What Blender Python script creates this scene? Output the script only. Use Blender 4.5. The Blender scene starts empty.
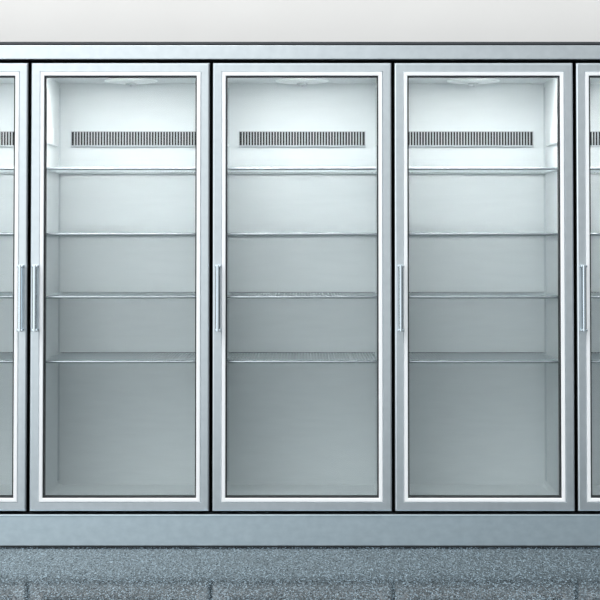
import bpy, bmesh, math
from mathutils import Vector

C = bpy.context.scene.collection
PI = math.pi

# ------------------------------------------------------------------ materials
def mat(name, base, rough=0.5, metal=0.0, spec=0.5, coat=0.0):
    m = bpy.data.materials.new(name)
    m.use_nodes = True
    b = m.node_tree.nodes['Principled BSDF']
    b.inputs['Base Color'].default_value = (*base, 1)
    b.inputs['Roughness'].default_value = rough
    b.inputs['Metallic'].default_value = metal
    b.inputs['Specular IOR Level'].default_value = spec
    b.inputs['Coat Weight'].default_value = coat
    return m

def noise_color(m, c1, c2, scale, stretch=(1, 1, 1), lo=0.35, hi=0.65, detail=4, bump=0.0, rough=None):
    nt = m.node_tree; N = nt.nodes; L = nt.links
    b = N['Principled BSDF']
    tc = N.new('ShaderNodeTexCoord'); mp = N.new('ShaderNodeMapping')
    mp.inputs['Scale'].default_value = stretch
    nz = N.new('ShaderNodeTexNoise'); nz.inputs['Scale'].default_value = scale
    nz.inputs['Detail'].default_value = detail
    cr = N.new('ShaderNodeValToRGB')
    cr.color_ramp.elements[0].position = lo; cr.color_ramp.elements[0].color = (*c1, 1)
    cr.color_ramp.elements[1].position = hi; cr.color_ramp.elements[1].color = (*c2, 1)
    L.new(tc.outputs['Object'], mp.inputs['Vector']); L.new(mp.outputs[0], nz.inputs['Vector'])
    L.new(nz.outputs['Fac'], cr.inputs['Fac']); L.new(cr.outputs[0], b.inputs['Base Color'])
    if bump:
        bp = N.new('ShaderNodeBump'); bp.inputs['Strength'].default_value = bump
        bp.inputs['Distance'].default_value = 0.001
        L.new(nz.outputs['Fac'], bp.inputs['Height']); L.new(bp.outputs[0], b.inputs['Normal'])
    if rough:
        mr = N.new('ShaderNodeMapRange')
        mr.inputs['To Min'].default_value = rough[0]; mr.inputs['To Max'].default_value = rough[1]
        L.new(nz.outputs['Fac'], mr.inputs['Value']); L.new(mr.outputs[0], b.inputs['Roughness'])
    return m

M = {}
M['steel'] = noise_color(mat('brushed_steel', (.7, .8, .86), .38, .92),
                         (.66, .71, .74), (.715, .765, .795), 30, (1, 1, 1), .3, .7, 8, 0, (.26, .34))
M['kick'] = noise_color(mat('brushed_kick_steel', (.7, .8, .86), .38, .85),
                        (.60, .71, .77), (.68, .79, .85), 26, (1, 1, 1.5), .3, .7, 9, 0, (.26, .34))
M['enamel'] = mat('white_trim', (.97, .97, .98), .3, 0, .6)
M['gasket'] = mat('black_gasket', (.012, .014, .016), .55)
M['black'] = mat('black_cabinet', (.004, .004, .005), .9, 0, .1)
M['cap'] = mat('dark_cap', (.035, .04, .045), .5)
M['liner'] = noise_color(mat('pale_liner', (.78, .82, .83), .42, .0),
                         (.655, .685, .695), (.685, .715, .725), 9, (1, 1, 6), .3, .7, 7, 0.02)
M['shelf'] = mat('shelf_wire', (.72, .76, .78), .3, .6)
M['standard'] = mat('shelf_standard_paint', (.52, .56, .58), .4)
M['back_shade_strip'] = mat('back_shade_dark', (.20, .22, .23), .45)  # dark tone stands in for shade behind the shelves
M['rail'] = mat('shelf_rail_steel', (.56, .60, .63), .26, .7)
M['vent'] = mat('vent_plate', (.46, .48, .50), .45, .2)
M['slot'] = mat('vent_dark', (.01, .01, .012), .8)
M['bracket'] = mat('handle_steel', (.60, .67, .72), .14, 1.0)
M['dome'] = mat('lamp_cover', (.86, .89, .89), .3)
M['wall'] = noise_color(mat('wall_paint', (.8, .8, .79), .8), (.565, .555, .545), (.585, .575, .565), 3, lo=.3, hi=.7)

def emission(name, col, strength):
    m = bpy.data.materials.new(name); m.use_nodes = True
    nt = m.node_tree; nt.nodes.clear()
    e = nt.nodes.new('ShaderNodeEmission'); o = nt.nodes.new('ShaderNodeOutputMaterial')
    e.inputs['Color'].default_value = (*col, 1); e.inputs['Strength'].default_value = strength
    nt.links.new(e.outputs[0], o.inputs['Surface'])
    return m
TUBE = 100.0
M['tube'] = emission('lit_tube', (1.0, 1.0, .99), TUBE)

def glass():
    m = bpy.data.materials.new('clear_glass'); m.use_nodes = True
    nt = m.node_tree; nt.nodes.clear(); N = nt.nodes; L = nt.links
    o = N.new('ShaderNodeOutputMaterial'); mx = N.new('ShaderNodeMixShader')
    t = N.new('ShaderNodeBsdfTransparent'); t.inputs['Color'].default_value = (.975, .99, .99, 1)
    g = N.new('ShaderNodeBsdfGlossy'); g.inputs['Roughness'].default_value = .02
    f = N.new('ShaderNodeFresnel'); f.inputs['IOR'].default_value = 1.2
    L.new(f.outputs[0], mx.inputs['Fac']); L.new(t.outputs[0], mx.inputs[1]); L.new(g.outputs[0], mx.inputs[2])
    L.new(mx.outputs[0], o.inputs['Surface'])
    return m
M['glass'] = glass()

def floor_mat():
    m = mat('speckled_floor', (.1, .12, .14), .24, 0, .32)
    nt = m.node_tree; N = nt.nodes; L = nt.links; b = N['Principled BSDF']
    tc = N.new('ShaderNodeTexCoord'); mp = N.new('ShaderNodeMapping')
    mp.inputs['Scale'].default_value = (1, .28, 1)
    L.new(tc.outputs['Object'], mp.inputs['Vector'])
    v = N.new('ShaderNodeTexVoronoi'); v.inputs['Scale'].default_value = 290
    L.new(mp.outputs[0], v.inputs['Vector'])
    cr = N.new('ShaderNodeValToRGB'); e = cr.color_ramp.elements
    e[0].position = .25; e[0].color = (.003, .007, .010, 1)
    e[1].position = 1.0; e[1].color = (.23, .30, .35, 1)
    x = e.new(.65); x.color = (.02, .03, .038, 1)
    sp = N.new('ShaderNodeSeparateColor'); L.new(v.outputs['Color'], sp.inputs[0])
    L.new(sp.outputs[0], cr.inputs['Fac']); L.new(cr.outputs[0], b.inputs['Base Color'])
    mr = N.new('ShaderNodeMapRange'); mr.inputs['To Min'].default_value = .05; mr.inputs['To Max'].default_value = .20
    L.new(sp.outputs[1], mr.inputs['Value']); L.new(mr.outputs[0], b.inputs['Roughness'])
    ms = N.new('ShaderNodeMapRange'); ms.inputs['To Min'].default_value = 0.0; ms.inputs['To Max'].default_value = .24
    L.new(sp.outputs[2], ms.inputs['Value']); L.new(ms.outputs[0], b.inputs['Specular IOR Level'])
    return m
M['floor'] = floor_mat()

# ------------------------------------------------------------------ mesh helpers
def box(bm, x0, x1, y0, y1, z0, z1, bevel=0.0):
    vs = [bm.verts.new(p) for p in ((x0, y0, z0), (x1, y0, z0), (x1, y1, z0), (x0, y1, z0),
                                    (x0, y0, z1), (x1, y0, z1), (x1, y1, z1), (x0, y1, z1))]
    fs = [bm.faces.new([vs[i] for i in q]) for q in
          ((0, 3, 2, 1), (4, 5, 6, 7), (0, 1, 5, 4), (1, 2, 6, 5), (2, 3, 7, 6), (3, 0, 4, 7))]
    if bevel:
        es = list({e for f in fs for e in f.edges})
        bmesh.ops.bevel(bm, geom=es, offset=bevel, segments=3, affect='EDGES', profile=.5)

def ring(bm, hw, z0, z1, prof, closed=True):
    """mitred rectangular frame: prof = [(inset, y), ...] swept round the rectangle"""
    loops = []
    for ins, y in prof:
        loops.append([bm.verts.new(p) for p in ((-hw + ins, y, z0 + ins), (hw - ins, y, z0 + ins),
                                                (hw - ins, y, z1 - ins), (-hw + ins, y, z1 - ins))])
    n = len(loops)
    for i in range(n if closed else n - 1):
        a, b = loops[i], loops[(i + 1) % n]
        for k in range(4):
            bm.faces.new((a[k], a[(k + 1) % 4], b[(k + 1) % 4], b[k]))
    bmesh.ops.recalc_face_normals(bm, faces=bm.faces[:])

def tube(bm, pts, r, seg=8):
    """round bar along a polyline"""
    rings = []
    for i, p in enumerate(pts):
        p = Vector(p)
        a = Vector(pts[max(i - 1, 0)]); b = Vector(pts[min(i + 1, len(pts) - 1)])
        d = (b - a).normalized()
        u = d.cross(Vector((0, 0, 1)))
        if u.length < 1e-3: u = Vector((1, 0, 0))
        u.normalize(); w = d.cross(u)
        rings.append([bm.verts.new(p + r * (math.cos(t) * u + math.sin(t) * w))
                      for t in [2 * PI * k / seg for k in range(seg)]])
    for a, b in zip(rings, rings[1:]):
        for k in range(seg):
            bm.faces.new((a[k], a[(k + 1) % seg], b[(k + 1) % seg], b[k]))
    bm.faces.new(rings[0]); bm.faces.new(list(reversed(rings[-1])))

def lathe(bm, prof, cx, cy, seg=32):
    loops = [[bm.verts.new((cx + r * math.cos(2 * PI * k / seg), cy + r * math.sin(2 * PI * k / seg), z))
              for k in range(seg)] for r, z in prof]
    for a, b in zip(loops, loops[1:]):
        for k in range(seg):
            bm.faces.new((a[k], a[(k + 1) % seg], b[(k + 1) % seg], b[k]))
    bm.faces.new(loops[0]); bm.faces.new(list(reversed(loops[-1])))

def obj(name, bm, m, parent=None, smooth=False):
    bmesh.ops.recalc_face_normals(bm, faces=bm.faces[:])
    me = bpy.data.meshes.new(name); bm.to_mesh(me); bm.free()
    me.materials.append(m)
    if smooth:
        for p in me.polygons: p.use_smooth = True
    o = bpy.data.objects.new(name, me); C.objects.link(o)
    if parent: o.parent = parent
    return o

def tag(o, label, cat, group=None):
    o['label'] = label; o['category'] = cat
    if group: o['group'] = group

# ------------------------------------------------------------------ dimensions (m), door fronts at y = 0
PITCH = 0.70
IW = 0.3085            # half width of the interior
OW = 0.3495            # half width of a cabinet
Y0, YB = 0.056, 0.600  # interior front / back panel
ZF, ZC = 0.1595, 1.826 # interior floor / ceiling
ZD0, ZD1 = 0.1365, 1.8577
HW = 0.3445
YWALL = 0.70

def make_fridge():
    t = bpy.data.objects.new('display_fridge', None); C.objects.link(t)
    t.empty_display_size = .2
    # outer carcass: sides, top, bottom, back (dark where seen in the gaps)
    bm = bmesh.new()
    box(bm, -OW, -IW - .012, Y0, .66, .126, 1.868); box(bm, IW + .012, OW, Y0, .66, .126, 1.868)
    box(bm, -IW - .012, IW + .012, Y0, .66, ZC + .012, 1.868); box(bm, -IW - .012, IW + .012, Y0, .66, .126, ZF - .012)
    box(bm, -IW - .012, IW + .012, YB + .012, .66, ZF - .012, ZC + .012)
    obj('cabinet_body', bm, M['black'], t)
    # liner panels
    for s in (-1, 1):
        bm = bmesh.new(); a, b = sorted((s * IW, s * (IW + .012)))
        box(bm, a, b, Y0, YB, ZF, ZC)
        obj('side_panel', bm, M['liner'], t)
    bm = bmesh.new(); box(bm, -IW - .012, IW + .012, YB, YB + .012, ZF, ZC); obj('back_panel', bm, M['liner'], t)
    bm = bmesh.new(); box(bm, -IW - .012, IW + .012, Y0, YB + .012, ZC, ZC + .012); obj('ceiling_panel', bm, M['liner'], t)
    bm = bmesh.new(); box(bm, -IW - .012, IW + .012, Y0, YB + .012, ZF - .012, ZF)
    # coved edge along both sides of the floor pan
    for s in (-1, 1):
        v = [bm.verts.new((s * (IW - d), y, ZF + h)) for y in (Y0, YB) for d, h in ((0, 0), (.016, 0), (.005, .005), (0, .016))]
        for i in range(4):
            j = (i + 1) % 4; bm.faces.new((v[i], v[j], v[4 + j], v[4 + i]))
        bm.faces.new(v[:4]); bm.faces.new(v[4:][::-1])
    obj('floor_panel', bm, M['liner'], t)
    # slotted shelf standards in the back corners
    for s in (-1, 1):
        bm = bmesh.new(); a, b = sorted((s * IW, s * (IW - .004)))
        box(bm, a, b, YB - .045, YB - .042, ZF + .02, ZC - .02)
        box(bm, a, b, YB - .018, YB - .015, ZF + .02, ZC - .02)
        box(bm, *sorted((s * IW, s * (IW - .0015))), YB - .042, YB - .018, ZF + .02, ZC - .02)
        obj('shelf_standard', bm, M['standard'], t)
    # back air grille
    bm = bmesh.new(); vz0, vz1, vw = 1.568, 1.624, .264
    y1 = YB
    box(bm, -vw, vw, y1 - .006, y1, vz1, vz1 + .003); box(bm, -vw, vw, y1 - .012, y1, vz0 - .006, vz0)
    for s in (-1, 1): box(bm, *sorted((s * vw, s * (vw - .003))), y1 - .006, y1, vz0, vz1)
    n = 44; p = (2 * vw - .006) / n
    for k in range(1, n):
        x = -vw + .003 + k * p
        box(bm, x - .0023, x + .0023, y1 - .006, y1, vz0, vz1)
    g = obj('air_grille', bm, M['vent'], t)
    bm = bmesh.new(); box(bm, -vw + .003, vw - .003, y1 - .0012, y1 - .0002, vz0, vz1)
    o = obj('grille_backing', bm, M['slot'], g); o['label'] = 'dark backing behind the slots'
    # side air panels: pale raised frame with faint bars and a ledge beneath
    for s in (-1, 1):
        bm = bmesh.new(); a, b = .13, .47
        for y in [a + (b - a) * k / 14 for k in range(0, 12)]:
            box(bm, *sorted((s * IW, s * (IW - .0008))), y, y + .006, 1.566, 1.626)
        box(bm, *sorted((s * IW, s * (IW - .009))), a, b, 1.556, 1.561)
        obj('side_grille', bm, M['liner'], t)
    # round lamp cover on the ceiling
    bm = bmesh.new()
    lathe(bm, [(.108, ZC), (.108, ZC - .004), (.098, ZC - .008), (.04, ZC - .012), (.03, ZC - .013)], 0, .44)
    l = obj('ceiling_lamp', bm, M['dome'], t, True)
    bm = bmesh.new()
    lathe(bm, [(.022, ZC - .0125), (.022, ZC - .018), (.012, ZC - .021)], 0, .44, 20)
    box(bm, -.004, .004, .425, .432, ZC - .026, ZC - .02); 
    o = obj('lamp_cap', bm, M['vent'], l); o['label'] = 'grey centre cap'
    # tube fixture behind the top door rail
    bm = bmesh.new(); box(bm, -.27, .27, .060, .110, ZC - .004, ZC, .001)
    f = obj('light_fixture', bm, M['enamel'], t)
    bm = bmesh.new(); box(bm, -.26, .26, .064, .106, ZC - .0065, ZC - .004)
    obj('light_tube', bm, M['tube'], f)
    # wire shelves
    for py in (235.0 - 61.5, 234.6, 293.2, 353.2):
        z = 1.1846 - (py - 238) / 240.0
        bm = bmesh.new()
        ya, yb = .085, YB - .006
        wn = 50
        for k in range(wn + 1):
            x = -IW + .012 + k * (2 * IW - .024) / wn
            bow = .012 * (1 - (x / IW) ** 2)
            box(bm, x - .0011, x + .0011, ya - bow, yb, z - .0014, z + .0014)
        for y in (.24, .40, yb - .004):
            box(bm, -IW + .006, IW - .006, y, y + .0020, z - .0040, z - .0014)
        for s in (-1, 1):
            box(bm, *sorted((s * (IW - .002), s * (IW - .007))), ya, yb, z - .006, z + .001)
        sh = obj('shelf', bm, M['shelf'], t)
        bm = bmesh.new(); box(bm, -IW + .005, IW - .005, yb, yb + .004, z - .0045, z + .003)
        obj('back_shade_strip', bm, M['back_shade_strip'], sh)  # added dark strip in place of the shaded gap at the shelf back
        bm = bmesh.new()
        pts = []
        for k in range(25):
            x = (-1 + 2 * k / 24) * (IW - .004)
            pts.append((x, ya - .012 * (1 - (x / IW) ** 2) - .002, z - .002))
        tube(bm, pts, .0055, 8)
        obj('front_rail', bm, M['rail'], sh, True)
    # door
    bm = bmesh.new()
    ring(bm, HW, ZD0, ZD1, [(0, .050), (0, .009), (.0022, .0035), (.0065, 0), (.0325, .0), (.0355, .004), (.0355, .050)])
    d = obj('door', bm, M['steel'], t)
    bm = bmesh.new()
    ring(bm, HW, ZD0, ZD1, [(.0358, .048), (.0358, .003), (.0372, .0005), (.0485, .001), (.0505, .004), (.0505, .048)])
    o = obj('inner_trim', bm, M['enamel'], d); o['label'] = 'white bevelled trim'
    bm = bmesh.new()
    ring(bm, HW, ZD0, ZD1, [(.0506, .048), (.0506, .006), (.0555, .007), (.0555, .048)])
    o = obj('gasket', bm, M['gasket'], d); o['label'] = 'black rubber seal'
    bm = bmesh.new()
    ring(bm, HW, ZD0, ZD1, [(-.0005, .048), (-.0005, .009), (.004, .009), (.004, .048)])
    o = obj('gap_shade_ring', bm, M['black'], d); o['label'] = 'black outer ring standing in for gap shade'  # added black ring, shade of the door gaps put into its colour
    bm = bmesh.new(); box(bm, -HW + .052, HW - .052, .024, .029, ZD0 + .052, ZD1 - .052)
    obj('glass_pane', bm, M['glass'], d)
    return t

def add_handle(door, side):
    """side -1: handle on the left stile, +1: on the right stile"""
    x = side * (HW - .0225); za, zb = .826, 1.078
    bm = bmesh.new()
    tube(bm, [(x, -.036, za), (x, -.036, za + .01), (x, -.036, zb - .01), (x, -.036, zb)], .0088, 14)
    for z in (za + .004, zb - .004):
        tube(bm, [(x, -.034, z), (x, .0005, z)], .0045, 12)
        box(bm, x - .0115, x + .0115, -.043, -.029, z - .0045, z + .0045, .002)
        box(bm, x - .0115, x + .0115, -.004, .0005, z - .0055, z + .0055, .0015)
    o = obj('handle', bm, M['bracket'], door)
    o['label'] = 'polished steel bar handle'
    return o

def copy_tree(o, parent=None):
    c = o.copy(); C.objects.link(c)
    if parent: c.parent = parent
    for ch in o.children: copy_tree(ch, c)
    return c

proto = make_fridge()
labels = {
    -2: 'display fridge at the left end of the row, handle on its right stile',
    -1: 'second display fridge from the left, its left inner wall showing',
    0: 'middle steel and glass display fridge of the row, both inner side walls nearly hidden',
    1: 'second display fridge from the right, its right inner wall showing',
    2: 'display fridge at the right end of the row, cut off just beyond its handle',
}
fr = {0: proto}
for i in (-2, -1, 1, 2): fr[i] = copy_tree(proto)
for i, f in fr.items():
    f.location = (i * PITCH, 0, 0)
    tag(f, labels[i], 'display fridge', 'row of empty display fridges')
    door = [c for c in f.children if c.name.split('.')[0] == 'door'][0]
    add_handle(door, 1 if i == -2 else -1)

# ------------------------------------------------------------------ continuous fascia and plinth
X0, X1 = -2.5 * PITCH, 2.5 * PITCH
bm = bmesh.new(); box(bm, X0, X1, .0, .66, 1.8705, 1.926, .003)
fas = obj('top_fascia', bm, M['steel'])
tag(fas, 'long pale steel fascia running above all the fridge doors', 'fascia')
bm = bmesh.new(); box(bm, X0, X1, -.004, .66, 1.9275, 1.938, .001)
o = obj('cap_strip', bm, M['cap'], fas); o['label'] = 'dark strip along the top edge'
bm = bmesh.new(); box(bm, X0, X1, .0, .66, .006, .1165, .0015); box(bm, X0, X1, -.002, .6, .1165, .1245, .002)
kick = obj('kick_plate', bm, M['kick'])
tag(kick, 'long blue-grey steel plinth between the fridge doors and the floor', 'plinth')
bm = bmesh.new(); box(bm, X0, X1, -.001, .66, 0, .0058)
o = obj('base_shade_strip', bm, M['gasket'], kick); o['label'] = 'black strip standing in for shade along the floor'  # added dark strip in place of the shadow line under the plinth

# ------------------------------------------------------------------ room
def struct(name, bm, m):
    o = obj(name, bm, m); o['kind'] = 'structure'; return o
bm = bmesh.new(); box(bm, -5, 5, -9, YWALL + .1, -.1, 0); struct('floor', bm, M['floor'])
bm = bmesh.new(); box(bm, -5, 5, YWALL, YWALL + .1, 0, 3.2); struct('wall_back', bm, M['wall'])

# ------------------------------------------------------------------ light
w = bpy.data.worlds.new('hall'); bpy.context.scene.world = w; w.use_nodes = True
nt = w.node_tree; N = nt.nodes; L = nt.links
bg = N['Background']
tc = N.new('ShaderNodeTexCoord'); sp = N.new('ShaderNodeSeparateXYZ')
mr = N.new('ShaderNodeMapRange'); mr.interpolation_type = 'SMOOTHSTEP'
mr.inputs['From Min'].default_value = -.28; mr.inputs['From Max'].default_value = .19
mr.inputs['To Min'].default_value = 1.85; mr.inputs['To Max'].default_value = .40
L.new(tc.outputs['Generated'], sp.inputs[0]); L.new(sp.outputs['X'], mr.inputs['Value'])
mz = N.new('ShaderNodeMapRange'); mz.interpolation_type = 'SMOOTHSTEP'
mz.inputs['From Min'].default_value = .22; mz.inputs['From Max'].default_value = .6
mz.inputs['To Min'].default_value = 0; mz.inputs['To Max'].default_value = 1.15
ad = N.new('ShaderNodeMath'); ad.operation = 'ADD'
L.new(sp.outputs['Z'], mz.inputs['Value']); L.new(mr.outputs[0], ad.inputs[0]); L.new(mz.outputs[0], ad.inputs[1])
L.new(ad.outputs[0], bg.inputs['Strength']); bg.inputs['Color'].default_value = (.93, .98, 1.0, 1)

def area(name, loc, rot, sx, sy, power, col=(1, 1, 1)):
    l = bpy.data.lights.new(name, 'AREA'); l.shape = 'RECTANGLE'; l.size = sx; l.size_y = sy
    l.energy = power; l.color = col
    o = bpy.data.objects.new(name, l); C.objects.link(o); o.location = loc; o.rotation_euler = rot
    return o
area('door_fill', (-1.3, -1.9, 3.5), (math.radians(30), 0, 0), 2.5, 1.6, 34, (1, .99, .98))  # unseen fill lamp, added for extra wash on the doors
area('wall_gradient_fill', (0, .38, 2.5), (math.radians(35), 0, 0), 7.0, .05, 10.5, (1, .98, .96))  # unseen strip lamp, added so the wall dims towards the cabinets

# ------------------------------------------------------------------ camera
cd = bpy.data.cameras.new('camera'); cam = bpy.data.objects.new('camera', cd); C.objects.link(cam)
F = 1872.0; th = math.radians(1.9)
cd.sensor_width = 36; cd.lens = 36 * F / 600
cam.location = (0, -7.2, 1.1846)
cam.rotation_euler = (PI / 2 + th, 0, 0)
cd.shift_x = -2.1 / 600
cd.shift_y = -(300 - (237.3 - F * math.tan(th))) / 600
cd.clip_end = 100
bpy.context.scene.camera = cam

vs = bpy.context.scene.view_settings
vs.view_transform = 'Standard'; vs.look = 'None'; vs.gamma = 1; vs.use_curve_mapping = False
vs.exposure = -0.08
